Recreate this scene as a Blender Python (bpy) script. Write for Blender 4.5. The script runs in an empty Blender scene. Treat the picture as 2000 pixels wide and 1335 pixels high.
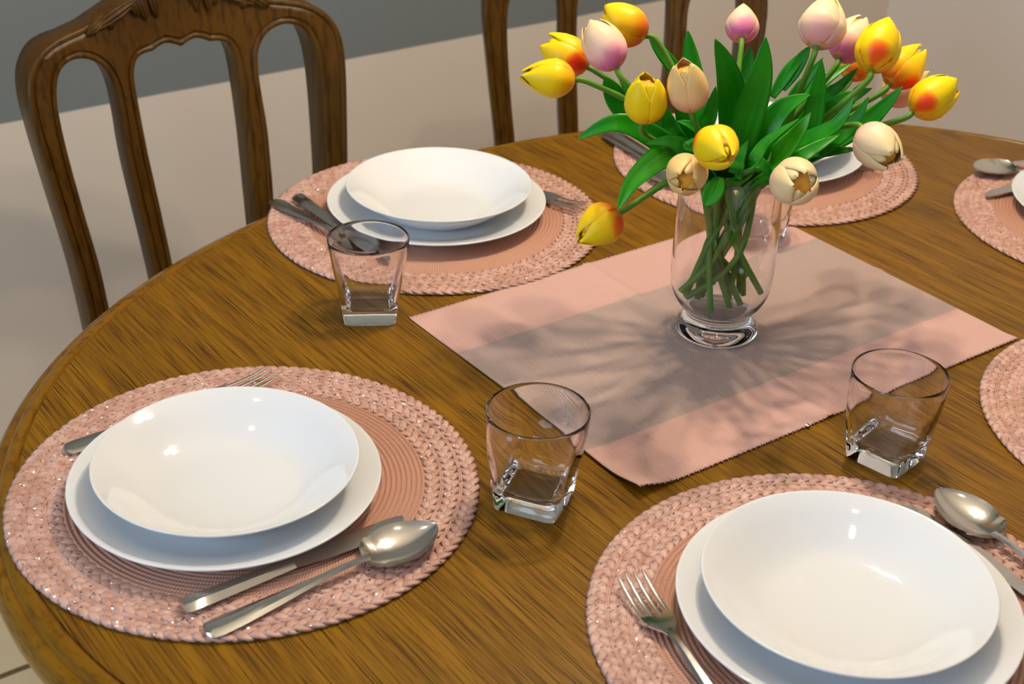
import bpy, bmesh, math, random
from mathutils import Vector, Matrix, geometry
import numpy as np

random.seed(4)
scene = bpy.context.scene
COL = scene.collection

# ------------------------------------------------------------------ camera, world, light, exposure
W, H = 2000, 1335
TZ = 0.76                                  # table top height
FPX = 2799.0
CAM = Vector((0, 0, TZ + 0.691))
R_ = Vector((0.99946682, 0.01612756, 0.02838973))
U_ = Vector((-0.0326508, 0.49367735, 0.86903199))
F_ = Vector((0.0, 0.86949559, -0.49394071))

cam_d = bpy.data.cameras.new('camera')
cam = bpy.data.objects.new('camera', cam_d)
COL.objects.link(cam)
cam.matrix_world = Matrix(((R_.x, U_.x, -F_.x, CAM.x), (R_.y, U_.y, -F_.y, CAM.y), (R_.z, U_.z, -F_.z, CAM.z), (0, 0, 0, 1)))
cam_d.sensor_fit = 'HORIZONTAL'
cam_d.sensor_width = 36
cam_d.lens = FPX / W * 36
cam_d.clip_start = 0.05
cam_d.dof.use_dof = True
cam_d.dof.focus_distance = 1.27
cam_d.dof.aperture_fstop = 9.0
scene.camera = cam

world = bpy.data.worlds.new('world')
scene.world = world
world.use_nodes = True
wn = world.node_tree
bg = wn.nodes['Background']
tcw = wn.nodes.new('ShaderNodeTexCoord')
sepw = wn.nodes.new('ShaderNodeSeparateXYZ')
mrw = wn.nodes.new('ShaderNodeMapRange')
mrw.inputs['From Min'].default_value = -1
crw = wn.nodes.new('ShaderNodeValToRGB')
for pos, c in ((0.0, (0.14, 0.11, 0.08)), (0.42, (0.24, 0.22, 0.21)), (0.55, (0.42, 0.45, 0.56)), (0.8, (0.55, 0.62, 0.84)), (1.0, (0.55, 0.62, 0.84))):
    e = crw.color_ramp.elements[0] if pos == 0 else (crw.color_ramp.elements[1] if pos == 1 else crw.color_ramp.elements.new(pos))
    e.position = pos
    e.color = (*c, 1)
wn.links.new(tcw.outputs['Generated'], sepw.inputs[0])
wn.links.new(sepw.outputs['Z'], mrw.inputs['Value'])
wn.links.new(mrw.outputs[0], crw.inputs['Fac'])
wn.links.new(crw.outputs[0], bg.inputs['Color'])
bg.inputs['Strength'].default_value = 0.42

A0 = math.radians(36.1)                    # long axis of the table, the runner and the wall
UX, UY = math.cos(A0), math.sin(A0)
VX, VY = -UY, UX
TC = (0.208, 1.246)


def uv(u, v, z=0.0):
    return Vector((TC[0] + u * UX + v * VX, TC[1] + u * UY + v * VY, z))


def lamp(name, kind, loc, energy, color, size=0.05, target=None, sy=None):
    d = bpy.data.lights.new(name, kind)
    d.energy = energy
    d.color = color
    if kind == 'AREA':
        d.shape = 'RECTANGLE'
        d.size = size
        d.size_y = sy or size
    else:
        d.shadow_soft_size = size
    o = bpy.data.objects.new(name, d)
    COL.objects.link(o)
    o.location = loc
    if kind == 'POINT':
        d.cycles.is_caustics_light = True
    if target is not None:
        o.rotation_euler = (Vector(target) - Vector(loc)).to_track_quat('-Z', 'Y').to_euler()
    return o


# ceiling lamp over the table: three bulbs on a ring, and two spots further towards the viewer
for k in range(3):
    a = math.radians(50 + 120 * k)
    lamp('chandelier_bulb', 'POINT', (0.24 + 0.075 * math.cos(a), 1.38 + 0.075 * math.sin(a), TZ + 1.05), 13.5, (1.0, 0.83, 0.62), 0.020)
lamp('ceiling_spot', 'POINT', (-0.55, 0.78, TZ + 1.25), 2.0, (1.0, 0.84, 0.64), 0.03)
lamp('ceiling_spot', 'POINT', (0.20, 0.50, TZ + 1.30), 2.0, (1.0, 0.84, 0.64), 0.03)
# daylight from a window behind and left of the camera
lamp('window_daylight', 'AREA', (-2.3, -0.7, 1.75), 52, (0.60, 0.78, 1.0), 1.5, (-0.2, 1.6, 0.7), 1.3)
lamp('room_daylight', 'AREA', (1.6, -1.7, 2.2), 8, (0.8, 0.9, 1.0), 1.2, (0.1, 1.1, TZ), 1.0)

scene.view_settings.view_transform = 'Standard'
scene.view_settings.look = 'None'
scene.view_settings.gamma = 1
scene.view_settings.use_curve_mapping = False
scene.view_settings.exposure = -0.2
cy = scene.cycles
cy.max_bounces = 16
cy.transmission_bounces = 16
cy.glossy_bounces = 6
cy.diffuse_bounces = 4
cy.transparent_max_bounces = 16
cy.use_denoising = True
cy.sample_clamp_indirect = 6


# ------------------------------------------------------------------ pixel -> place helpers
def ray(px, py):
    return F_ + R_ * ((px - W / 2) / FPX) + U_ * ((H / 2 - py) / FPX)


def at(px, py, Y):
    d = ray(px, py)
    return CAM + d * (Y / d.y)


def on_table(px, py, z=0.0):
    d = ray(px, py)
    return CAM + d * ((TZ + z - CAM.z) / d.z)


# ------------------------------------------------------------------ material helpers
def srgb(r, g, b):
    f = lambda c: c / 12.92 if c <= 0.04045 else ((c + 0.055) / 1.055) ** 2.4
    return (f(r / 255), f(g / 255), f(b / 255), 1)


class NT:
    def __init__(self, name):
        self.m = bpy.data.materials.new(name)
        self.m.use_nodes = True
        self.t = self.m.node_tree
        self.p = self.t.nodes['Principled BSDF']
        self.out = self.t.nodes['Material Output']

    def n(self, typ, **kw):
        nd = self.t.nodes.new('ShaderNode' + typ)
        for k, v in kw.items():
            setattr(nd, k, v)
        return nd

    def l(self, a, b):
        self.t.links.new(a, b)

    def coord(self, scale=(1, 1, 1), rot=(0, 0, 0), loc=(0, 0, 0), out='Object'):
        tc = self.n('TexCoord')
        mp = self.n('Mapping')
        mp.inputs['Scale'].default_value = scale
        mp.inputs['Rotation'].default_value = rot
        mp.inputs['Location'].default_value = loc
        self.l(tc.outputs[out], mp.inputs[0])
        return mp.outputs[0]

    def noise(self, vec, scale=1.0, detail=3, rough=0.55):
        nd = self.n('TexNoise')
        nd.inputs['Scale'].default_value = scale
        nd.inputs['Detail'].default_value = detail
        nd.inputs['Roughness'].default_value = rough
        if vec is not None:
            self.l(vec, nd.inputs['Vector'])
        return nd.outputs['Fac']

    def ramp(self, fac, stops, interp='LINEAR'):
        r = self.n('ValToRGB')
        r.color_ramp.interpolation = interp
        el = r.color_ramp.elements
        for i, (p, c) in enumerate(stops):
            e = el[0] if i == 0 else (el[1] if i == len(stops) - 1 else el.new(p))
            e.position = p
            e.color = c if len(c) == 4 else (*c, 1)
        # positions must be ascending: set again after creation
        for e, (p, c) in zip(sorted(el, key=lambda q: q.position), sorted(stops, key=lambda q: q[0])):
            e.position = p
            e.color = c if len(c) == 4 else (*c, 1)
        self.l(fac, r.inputs['Fac'])
        return r.outputs[0]

    def val(self, fac, a, b, lo=0.0, hi=1.0, smooth=True):
        r = self.n('MapRange')
        if smooth:
            r.interpolation_type = 'SMOOTHSTEP'
        r.inputs['From Min'].default_value = a
        r.inputs['From Max'].default_value = b
        r.inputs['To Min'].default_value = lo
        r.inputs['To Max'].default_value = hi
        self.l(fac, r.inputs['Value'])
        return r.outputs[0]

    def math(self, op, a, b=None):
        r = self.n('Math', operation=op)
        for i, x in enumerate((a, b)):
            if x is None:
                continue
            if isinstance(x, (int, float)):
                r.inputs[i].default_value = x
            else:
                self.l(x, r.inputs[i])
        return r.outputs[0]

    def mix(self, fac, a, b, blend='MIX'):
        r = self.n('Mix', data_type='RGBA', blend_type=blend)
        for sock, x in ((r.inputs['Factor'], fac), (r.inputs['A'], a), (r.inputs['B'], b)):
            if isinstance(x, (int, float)):
                sock.default_value = x
            elif isinstance(x, tuple):
                sock.default_value = x if len(x) == 4 else (*x, 1)
            else:
                self.l(x, sock)
        return r.outputs['Result']

    def bump(self, h, strength=0.3, dist=0.001):
        b = self.n('Bump')
        b.inputs['Strength'].default_value = strength
        b.inputs['Distance'].default_value = dist
        self.l(h, b.inputs['Height'])
        self.l(b.outputs[0], self.p.inputs['Normal'])
        return b.outputs[0]

    def set(self, **kw):
        for k, v in kw.items():
            k = k.replace('_', ' ')
            s = self.p.inputs[k]
            if hasattr(v, 'is_linked') or hasattr(v, 'links'):
                self.l(v, s)
            else:
                s.default_value = v
        return self


def plain(name, color, rough=0.5, metallic=0.0, **kw):
    t = NT(name)
    t.set(Base_Color=color, Roughness=rough, Metallic=metallic, **kw)
    return t.m


# oak veneer: grain runs across the table (local Y of the table)
def oak(name, pale, mid, dark, grain=(230, 9, 9), broad=(30, 2.5, 2.5), rough=0.36, rot=(0, 0, 0), bump=0.25):
    t = NT(name)
    base = t.coord((1, 1, 1), rot)

    def mp(s):
        m = t.n('Mapping')
        m.inputs['Scale'].default_value = s
        t.l(base, m.inputs[0])
        return m.outputs[0]
    pores = t.noise(mp(grain), 1.0, 4, 0.6)
    wide = t.noise(mp(broad), 1.0, 3, 0.5)
    fleck = t.noise(mp((grain[0] * 0.35, grain[1] * 0.5, grain[2] * 0.5)), 1.0, 2, 0.5)
    c = t.mix(t.val(wide, 0.3, 0.7), mid, pale)
    c = t.mix(t.val(fleck, 0.48, 0.75, 0, 0.45), c, dark)
    pf = t.val(pores, 0.475, 0.64)
    c = t.mix(t.math('MULTIPLY', pf, 0.9), c, dark)
    t.set(Base_Color=c, Roughness=rough)
    t.p.inputs['Specular IOR Level'].default_value = 0.22
    if bump:
        t.bump(t.math('SUBTRACT', 1.0, pf), bump, 0.0004)
    return t.m


M = {}
M['oak'] = oak('oak_veneer', (0.275, 0.127, 0.003), (0.205, 0.091, 0.002), (0.050, 0.018, 0.001), (760, 13, 13), (80, 2.0, 2.0))
M['oak_edge'] = oak('oak_moulding', (0.24, 0.110, 0.005), (0.21, 0.094, 0.004), (0.14, 0.058, 0.003), (50, 50, 500), (4, 4, 90), 0.22, bump=0)
M['chair_wood'] = oak('walnut_stained_beech', (0.100, 0.043, 0.003), (0.074, 0.031, 0.002), (0.046, 0.018, 0.001), (160, 160, 10), (14, 14, 3), 0.36)
M['seat_fabric'] = plain('seat_fabric', (0.25, 0.17, 0.10, 1), 0.9)


def porcelain():
    t = NT('white_porcelain')
    t.set(Base_Color=(0.785, 0.80, 0.81, 1), Roughness=0.07)
    t.p.inputs['Specular IOR Level'].default_value = 0.5
    t.p.inputs['Coat Weight'].default_value = 0.2
    t.p.inputs['Coat Roughness'].default_value = 0.03
    return t.m


M['porcelain'] = porcelain()


def steel():
    t = NT('polished_steel')
    n = t.noise(t.coord((900, 40, 40)), 1.0, 2)
    t.set(Base_Color=(0.60, 0.575, 0.53, 1), Metallic=1.0, Roughness=t.val(n, 0.2, 0.8, 0.12, 0.2))
    return t.m


M['steel'] = steel()


def glass():
    t = NT('clear_glass')
    g = t.n('BsdfGlass')
    g.inputs['IOR'].default_value = 1.44
    g.inputs['Roughness'].default_value = 0.0
    g.inputs['Color'].default_value = (1.0, 1.0, 1.0, 1)
    t.l(g.outputs[0], t.out.inputs['Surface'])
    return t.m


M['glass'] = glass()


def tape():
    t = NT('braided_copper_pink_tape')
    v = t.coord()
    vo = t.n('TexVoronoi')
    vo.inputs['Scale'].default_value = 620
    t.l(v, vo.inputs['Vector'])
    sep = t.n('SeparateColor')
    t.l(vo.outputs['Color'], sep.inputs[0])
    flake = t.val(sep.outputs[0], 0.945, 0.955)
    tone = t.noise(v, 90, 3)
    c = t.mix(t.val(tone, 0.3, 0.7), (0.50, 0.265, 0.195, 1), (0.68, 0.42, 0.345, 1))
    silver = t.mix(sep.outputs[2], (0.85, 0.78, 0.74, 1), (0.55, 0.50, 0.48, 1))
    c = t.mix(flake, c, silver)
    geo = t.n('NewGeometry')
    sub = t.n('VectorMath', operation='SUBTRACT')
    t.l(vo.outputs['Color'], sub.inputs[0])
    sub.inputs[1].default_value = (0.5, 0.5, 0.5)
    sc = t.n('VectorMath', operation='SCALE')
    t.l(sub.outputs[0], sc.inputs[0])
    t.l(t.math('MULTIPLY', flake, 1.1), sc.inputs['Scale'])
    add = t.n('VectorMath', operation='ADD')
    t.l(geo.outputs['Normal'], add.inputs[0])
    t.l(sc.outputs[0], add.inputs[1])
    nm = t.n('VectorMath', operation='NORMALIZE')
    t.l(add.outputs[0], nm.inputs[0])
    t.l(nm.outputs[0], t.p.inputs['Normal'])
    t.set(Base_Color=c, Metallic=t.math('MULTIPLY', flake, 0.9), Roughness=t.val(flake, 0, 1, 0.45, 0.16))
    return t.m


M['tape'] = tape()


def cord():
    t = NT('woven_paper_cord')
    tc = t.n('TexCoord')
    sep = t.n('SeparateXYZ')
    t.l(tc.outputs['Object'], sep.inputs[0])
    ang = t.math('ARCTAN2', sep.outputs[1], sep.outputs[0])
    x2 = t.math('POWER', sep.outputs[0], 2.0)
    y2 = t.math('POWER', sep.outputs[1], 2.0)
    rad = t.math('SQRT', t.math('ADD', x2, y2))
    w = t.math('SINE', t.math('ADD', t.math('MULTIPLY', ang, 330.0), t.math('MULTIPLY', rad, 1496.0)))
    c = t.mix(t.val(w, -1, 1), (0.46, 0.22, 0.145, 1), (0.64, 0.36, 0.26, 1))
    t.set(Base_Color=c, Roughness=0.55)
    t.bump(w, 0.4, 0.0004)
    return t.m


M['cord'] = cord()


def cloth():
    t = NT('ribbed_cotton_runner')
    tc = t.n('TexCoord')
    sep = t.n('SeparateXYZ')
    t.l(tc.outputs['Object'], sep.inputs[0])
    x, y = sep.outputs[0], sep.outputs[1]
    wob = t.math('MULTIPLY', t.noise(t.coord((60, 60, 60)), 1.0, 2), 0.9)
    rib = t.math('SINE', t.math('ADD', t.math('MULTIPLY', x, 2 * math.pi / 0.0024), wob))
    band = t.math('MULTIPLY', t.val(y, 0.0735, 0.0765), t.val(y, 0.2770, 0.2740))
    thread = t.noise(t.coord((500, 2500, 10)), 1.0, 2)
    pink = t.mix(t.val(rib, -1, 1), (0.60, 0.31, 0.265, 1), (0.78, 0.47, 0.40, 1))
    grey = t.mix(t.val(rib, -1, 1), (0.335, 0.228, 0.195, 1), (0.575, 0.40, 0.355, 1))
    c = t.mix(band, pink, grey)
    c = t.mix(t.val(thread, 0.35, 0.65, 0, 0.22), c, (0.62, 0.50, 0.42, 1))
    t.set(Base_Color=c, Roughness=0.9)
    t.p.inputs['Sheen Weight'].default_value = 0.15
    t.bump(t.math('ADD', rib, t.math('MULTIPLY', thread, 0.6)), 0.5, 0.0006)
    return t.m


M['cloth'] = cloth()
M['label_white'] = plain('care_label_white', (0.8, 0.8, 0.8, 1), 0.6)
M['label_dark'] = plain('care_label_print', (0.03, 0.03, 0.05, 1), 0.6)


def petal(name, tip, mid, base, hot, hot_amt):
    t = NT(name)
    tc = t.n('TexCoord')
    sep = t.n('SeparateXYZ')
    t.l(tc.outputs['UV'], sep.inputs[0])
    u, v = sep.outputs[0], sep.outputs[1]
    oi = t.n('ObjectInfo')
    rnd = oi.outputs['Random']
    nz = t.math('MULTIPLY', t.math('SUBTRACT', t.noise(t.coord((70, 70, 70)), 1.0, 3), 0.5), 0.18)
    vv = t.math('ADD', v, nz)
    c = t.mix(t.val(vv, 0.35, 0.85), mid, tip)
    c = t.mix(t.val(vv, 0.40, 0.06), c, base)
    du = t.math('SUBTRACT', u, t.math('ADD', 0.5, t.math('MULTIPLY', t.math('SUBTRACT', rnd, 0.5), 0.35)))
    du2 = t.math('MULTIPLY', t.math('MULTIPLY', du, du), 9.0)
    dv = t.math('SUBTRACT', vv, 0.20)
    dv2 = t.math('MULTIPLY', t.math('MULTIPLY', dv, dv), 13.0)
    spot = t.val(t.math('ADD', du2, dv2), 1.0, 0.05)
    amt = t.val(rnd, 0.1, 0.75, 0.15 * hot_amt, hot_amt)
    c = t.mix(t.math('MULTIPLY', spot, amt), c, hot)
    streak = t.noise(t.coord((60, 4, 60), out='UV'), 1.0, 3)
    c = t.mix(t.val(streak, 0.4, 0.7, 0, 0.12), c, base)
    t.set(Base_Color=c, Roughness=0.42)
    t.p.inputs['Specular IOR Level'].default_value = 0.25
    t.bump(streak, 0.15, 0.0005)
    return t.m


M['yellow'] = petal('yellow_tulip_petal', (0.88, 0.64, 0.003, 1), (0.88, 0.59, 0.003, 1), (0.86, 0.40, 0.004, 1), (0.86, 0.045, 0.005, 1), 1.0)
M['fire'] = petal('red_yellow_tulip_petal', (0.88, 0.62, 0.003, 1), (0.87, 0.52, 0.004, 1), (0.78, 0.15, 0.005, 1), (0.80, 0.035, 0.005, 1), 1.0)
M['pink'] = petal('pink_tulip_petal', (0.84, 0.64, 0.36, 1), (0.84, 0.56, 0.42, 1), (0.76, 0.16, 0.38, 1), (0.74, 0.14, 0.36, 1), 0.45)
M['cream'] = petal('cream_tulip_petal', (0.82, 0.66, 0.34, 1), (0.84, 0.62, 0.40, 1), (0.82, 0.36, 0.34, 1), (0.78, 0.30, 0.36, 1), 0.4)
M['peach'] = petal('peach_tulip_petal', (0.80, 0.54, 0.20, 1), (0.80, 0.51, 0.23, 1), (0.78, 0.37, 0.25, 1), (0.76, 0.28, 0.26, 1), 0.6)
M['core'] = plain('tulip_inside', (0.80, 0.36, 0.02, 1), 0.6)


def green(name, a, b, rough):
    t = NT(name)
    s = t.noise(t.coord((14, 0.8, 14), out='UV'), 1.0, 3)
    n = t.noise(t.coord((18, 18, 18)), 1.0, 2)
    c = t.mix(t.val(s, 0.3, 0.7), a, b)
    c = t.mix(t.val(n, 0.4, 0.75, 0, 0.3), c, a)
    t.set(Base_Color=c, Roughness=rough)
    t.p.inputs['Specular IOR Level'].default_value = 0.3
    t.bump(s, 0.08, 0.0006)
    return t.m


M['leaf'] = green('tulip_leaf', (0.008, 0.19, 0.002, 1), (0.016, 0.28, 0.003, 1), 0.34)
M['leaf_bright'] = green('tulip_leaf_bright', (0.02, 0.25, 0.003, 1), (0.055, 0.42, 0.006, 1), 0.28)
M['stem'] = green('tulip_stem', (0.07, 0.20, 0.014, 1), (0.12, 0.30, 0.028, 1), 0.45)


def wall_mat(name, low, high=None, level=0.0):
    t = NT(name)
    v = t.coord()
    n = t.noise(v, 55, 3)
    c = low
    if high is not None:
        geo = t.n('NewGeometry')
        sep = t.n('SeparateXYZ')
        t.l(geo.outputs['Position'], sep.inputs[0])
        wob = t.math('MULTIPLY', t.math('SUBTRACT', t.noise(v, 6, 2), 0.5), 0.004)
        c = t.mix(t.val(t.math('ADD', sep.outputs[2], wob), level - 0.0015, level + 0.0015), low, high)
    t.set(Base_Color=c, Roughness=0.85)
    t.bump(n, 0.06, 0.002)
    return t.m


M['wall_back'] = wall_mat('two_tone_wall_paint', (0.72, 0.64, 0.55, 1), (0.185, 0.21, 0.22, 1), TZ - 0.088)
M['wall_right'] = wall_mat('pale_wall_paint', (0.74, 0.67, 0.61, 1))
M['ceiling'] = plain('ceiling_paint', (0.8, 0.79, 0.77, 1), 0.9)
M['skirting'] = plain('skirting_tile', (0.50, 0.40, 0.28, 1), 0.4)


def tiles():
    t = NT('beige_floor_tile')
    tc = t.n('TexCoord')
    b = t.n('TexBrick')
    b.offset = 0.0
    b.inputs['Scale'].default_value = 1.0
    b.inputs['Mortar Size'].default_value = 0.0055
    b.inputs['Mortar Smooth'].default_value = 0.1
    b.inputs['Brick Width'].default_value = 0.33
    b.inputs['Row Height'].default_value = 0.33
    b.inputs['Color1'].default_value = (0.86, 0.67, 0.39, 1)
    b.inputs['Color2'].default_value = (0.84, 0.64, 0.36, 1)
    b.inputs['Mortar'].default_value = (0.19, 0.10, 0.035, 1)
    t.l(tc.outputs['Object'], b.inputs['Vector'])
    n = t.noise(t.coord((7, 7, 7)), 1.0, 4)
    c = t.mix(t.val(n, 0.3, 0.75, 0, 0.35), b.outputs['Color'], (0.88, 0.72, 0.46, 1))
    c = t.mix(b.outputs['Fac'], c, (0.19, 0.10, 0.035, 1))
    t.set(Base_Color=c, Roughness=0.28)
    return t.m


M['tiles'] = tiles()


# ------------------------------------------------------------------ mesh helpers
class MB:
    """collects vertices and faces of one part"""
    def __init__(self):
        self.v, self.f, self.uv = [], [], None

    def add(self, verts, faces):
        o = len(self.v)
        self.v += [tuple(p) for p in verts]
        self.f += [tuple(i + o for i in f) for f in faces]
        return self

    def box(self, c, s, rz=0):
        m = Matrix.Rotation(rz, 3, 'Z')
        vs = [Vector(c) + m @ Vector((sx * s[0] / 2, sy * s[1] / 2, sz * s[2] / 2)) for sx in (-1, 1) for sy in (-1, 1) for sz in (-1, 1)]
        return self.add(vs, [(0, 1, 3, 2), (4, 6, 7, 5), (0, 4, 5, 1), (2, 3, 7, 6), (0, 2, 6, 4), (1, 5, 7, 3)])

    def loft(self, rings, close=True, cap0=True, cap1=True):
        n = len(rings[0])
        vs = [p for r in rings for p in r]
        fs = []
        for i in range(len(rings) - 1):
            for j in range(n if close else n - 1):
                k = (j + 1) % n
                fs.append((i * n + j, i * n + k, (i + 1) * n + k, (i + 1) * n + j))
        if cap0:
            fs.append(tuple(range(n - 1, -1, -1)))
        if cap1:
            fs.append(tuple((len(rings) - 1) * n + j for j in range(n)))
        return self.add(vs, fs)

    def lathe(self, prof, n=128, c=(0, 0, 0)):
        vs, fs = [], []
        idx = []
        for r, z in prof:
            if r < 1e-6:
                idx.append([len(vs)] * n)
                vs.append((c[0], c[1], c[2] + z))
            else:
                idx.append(list(range(len(vs), len(vs) + n)))
                vs += [(c[0] + r * math.cos(2 * math.pi * k / n), c[1] + r * math.sin(2 * math.pi * k / n), c[2] + z) for k in range(n)]
        for a, b in zip(idx[:-1], idx[1:]):
            for k in range(n):
                q = (a[k], a[(k + 1) % n], b[(k + 1) % n], b[k])
                q = tuple(dict.fromkeys(q))
                if len(q) > 2:
                    fs.append(q)
        return self.add(vs, fs)

    def tube(self, pts, rad, n=8):
        pts = [Vector(p) for p in pts]
        rings = []
        nrm = None
        for i, p in enumerate(pts):
            t = (pts[min(i + 1, len(pts) - 1)] - pts[max(i - 1, 0)]).normalized()
            if nrm is None:
                nrm = t.orthogonal().normalized()
            nrm = (nrm - t * nrm.dot(t)).normalized()
            b = t.cross(nrm)
            r = rad[i] if isinstance(rad, (list, tuple)) else rad
            rings.append([p + (nrm * math.cos(2 * math.pi * k / n) + b * math.sin(2 * math.pi * k / n)) * r for k in range(n)])
        return self.loft(rings)

    def mesh(self, name, mat, smooth=True, sharp=None, fix=True):
        me = bpy.data.meshes.new(name)
        me.from_pydata([tuple(p) for p in self.v], [], self.f)
        if self.uv is not None:
            lay = me.uv_layers.new(name='UVMap')
            for lp in me.loops:
                lay.data[lp.index].uv = self.uv[lp.vertex_index]
        if fix:
            bm = bmesh.new()
            bm.from_mesh(me)
            bmesh.ops.recalc_face_normals(bm, faces=bm.faces)
            bm.to_mesh(me)
            bm.free()
        me.materials.append(mat)
        if smooth:
            for p in me.polygons:
                p.use_smooth = True
            if sharp:
                me.set_sharp_from_angle(angle=math.radians(sharp))
        return me


def obj(name, me, parent=None, loc=None, rz=None):
    o = bpy.data.objects.new(name, me)
    COL.objects.link(o)
    if parent is not None:
        o.parent = parent
    if loc is not None:
        o.location = loc
    if rz is not None:
        o.rotation_euler = (0, 0, rz)
    return o


def tag(o, label, cat, group=None):
    o['label'] = label
    o['category'] = cat
    if group:
        o['group'] = group
    return o


def empty(name, loc, rz=0.0):
    o = bpy.data.objects.new(name, None)
    COL.objects.link(o)
    o.empty_display_size = 0.02
    o.location = loc
    o.rotation_euler = (0, 0, rz)
    return o


def copy_tree(o, parent=None):
    c = o.copy()
    COL.objects.link(c)
    if parent is not None:
        c.parent = parent
        c.matrix_parent_inverse = o.matrix_parent_inverse
    for ch in [q for q in COL.objects if q.parent == o]:
        copy_tree(ch, c)
    return c


def catmull(pts, per=8, closed=False):
    P = [Vector(p) for p in pts]
    n = len(P)
    out = []
    rng = range(n) if closed else range(n - 1)
    for i in rng:
        if closed:
            a, b, c, d = P[(i - 1) % n], P[i], P[(i + 1) % n], P[(i + 2) % n]
        else:
            a, b, c, d = P[max(i - 1, 0)], P[i], P[i + 1], P[min(i + 2, n - 1)]
        for k in range(per):
            t = k / per
            out.append(0.5 * ((2 * b) + (c - a) * t + (2 * a - 5 * b + 4 * c - d) * t * t + (3 * b - 3 * c + d - a) * t ** 3))
    if not closed:
        out.append(P[-1])
    return out


def smooth_prof(pts, per=6):
    return [(max(p.x, 0.0), p.y) for p in catmull([Vector((a, b, 0)) for a, b in pts], per)]


# ------------------------------------------------------------------ the room
def structure(name, me, loc=(0, 0, 0), rz=0):
    o = obj(name, me, None, loc, rz)
    o['kind'] = 'structure'
    return o


VW, UC = 1.15, 1.57                         # back wall plane and the corner
grout = Vector((-0.69, 1.556))
b = MB().box((0, 0, -0.02), (5.2, 5.2, 0.04))
fl = b.mesh('floor', M['tiles'], smooth=False)
# tile rows run along the table axis; one grout line passes the spot seen under the table edge
gv = (grout.x - TC[0]) * VX + (grout.y - TC[1]) * VY
fo = uv(-0.9, gv - 0.33 * 5, 0)
structure('floor', fl, (fo.x + 0.12 * UX, fo.y + 0.12 * UY, 0), A0)
for vtx in fl.vertices:
    vtx.co.x += 0.78
    vtx.co.y += 0.33 * 5 + VW - gv - 2.6 + 0.02
wb = MB().box((0, 0.05, 1.3), (4.6, 0.10, 2.6)).mesh('wall_back', M['wall_back'], smooth=False)
structure('wall_back', wb, uv(UC - 2.3, VW, 0), A0)
wr = MB().box((0.05, 0, 1.3), (0.10, 3.2, 2.6)).mesh('wall_right', M['wall_right'], smooth=False)
structure('wall_right', wr, uv(UC, VW - 1.5, 0), A0)
bb = MB().box((0, -0.005, 0.04), (4.58, 0.010, 0.08)).mesh('baseboard_back', M['skirting'], smooth=False)
structure('baseboard_back', bb, uv(UC - 2.3, VW, 0), A0)
bb = MB().box((-0.005, 0, 0.04), (0.010, 3.05, 0.08)).mesh('baseboard_right', M['skirting'], smooth=False)
structure('baseboard_right', bb, uv(UC, VW - 1.53, 0), A0)
ce = MB().box((0, 0, 0.03), (4.4, 3.4, 0.06)).mesh('ceiling', M['ceiling'], smooth=False)
structure('ceiling', ce, uv(UC - 2.1, VW - 1.6, 2.6), A0)


# ------------------------------------------------------------------ table
TA, TB = 0.744, 0.574
TROT = A0 + 0.019
TCEN = uv(0.022, -0.027, 0)
table = tag(empty('dining_table', TCEN, TROT), 'oval oak dining table with moulded edge laid for a meal', 'table')


def ell(off, z, n=240, a=TA, b_=TB):
    out = []
    for k in range(n):
        t = 2 * math.pi * k / n
        nx, ny = math.cos(t) / a, math.sin(t) / b_
        l = math.hypot(nx, ny)
        out.append((a * math.cos(t) + nx / l * off, b_ * math.sin(t) + ny / l * off, z))
    return out


tp = MB().loft([ell(-0.0275, TZ - 0.02), ell(-0.0275, TZ - 0.0006), ell(-0.0281, TZ)])
obj('tabletop', tp.mesh('tabletop', M['oak'], sharp=35), table)
prof = [(-0.0274, -0.030), (-0.0274, -0.0016), (-0.0262, -0.0016), (-0.0252, 0.0002), (-0.0235, 0.0009), (-0.0195, 0.0004), (-0.0150, -0.0018),
        (-0.0130, -0.0050), (-0.0123, -0.0062), (-0.0108, -0.0064), (-0.0092, -0.0056), (-0.0060, -0.0068), (-0.0025, -0.0105), (-0.0004, -0.0160),
        (0.0, -0.0215), (-0.0010, -0.0270), (-0.0045, -0.0315), (-0.010, -0.033), (-0.0274, -0.033)]
md = MB()
rings = [ell(o_, TZ + z_) for o_, z_ in prof]
md.loft(rings + [rings[0]], cap0=False, cap1=False)
obj('edge_moulding', md.mesh('edge_moulding', M['oak_edge'], sharp=40), table)
ap = MB()
ap.loft([ell(-0.10, TZ - 0.105), ell(-0.10, TZ - 0.02), ell(-0.125, TZ - 0.02), ell(-0.125, TZ - 0.105), ell(-0.10, TZ - 0.105)], cap0=False, cap1=False)
obj('apron', ap.mesh('apron', M['oak_edge'], sharp=40), table)
for sx in (-1, 1):
    for sy in (-1, 1):
        lg = MB()
        cx, cyy = sx * 0.43, sy * 0.27
        prs = [(0.034, TZ - 0.02, 0), (0.036, TZ - 0.12, 0), (0.034, 0.55, 0.02), (0.024, 0.35, 0.012), (0.019, 0.15, 0.0), (0.021, 0.06, 0.010), (0.030, 0.02, 0.022), (0.028, 0.0, 0.022)]
        rr = []
        for r, z, o_ in prs:
            rr.append([(cx + sx * o_ + r * math.cos(2 * math.pi * k / 16), cyy + sy * o_ + r * math.sin(2 * math.pi * k / 16), z) for k in range(16)])
        lg.loft(rr)
        obj('leg', lg.mesh('leg', M['oak_edge'], sharp=50), table)


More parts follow.
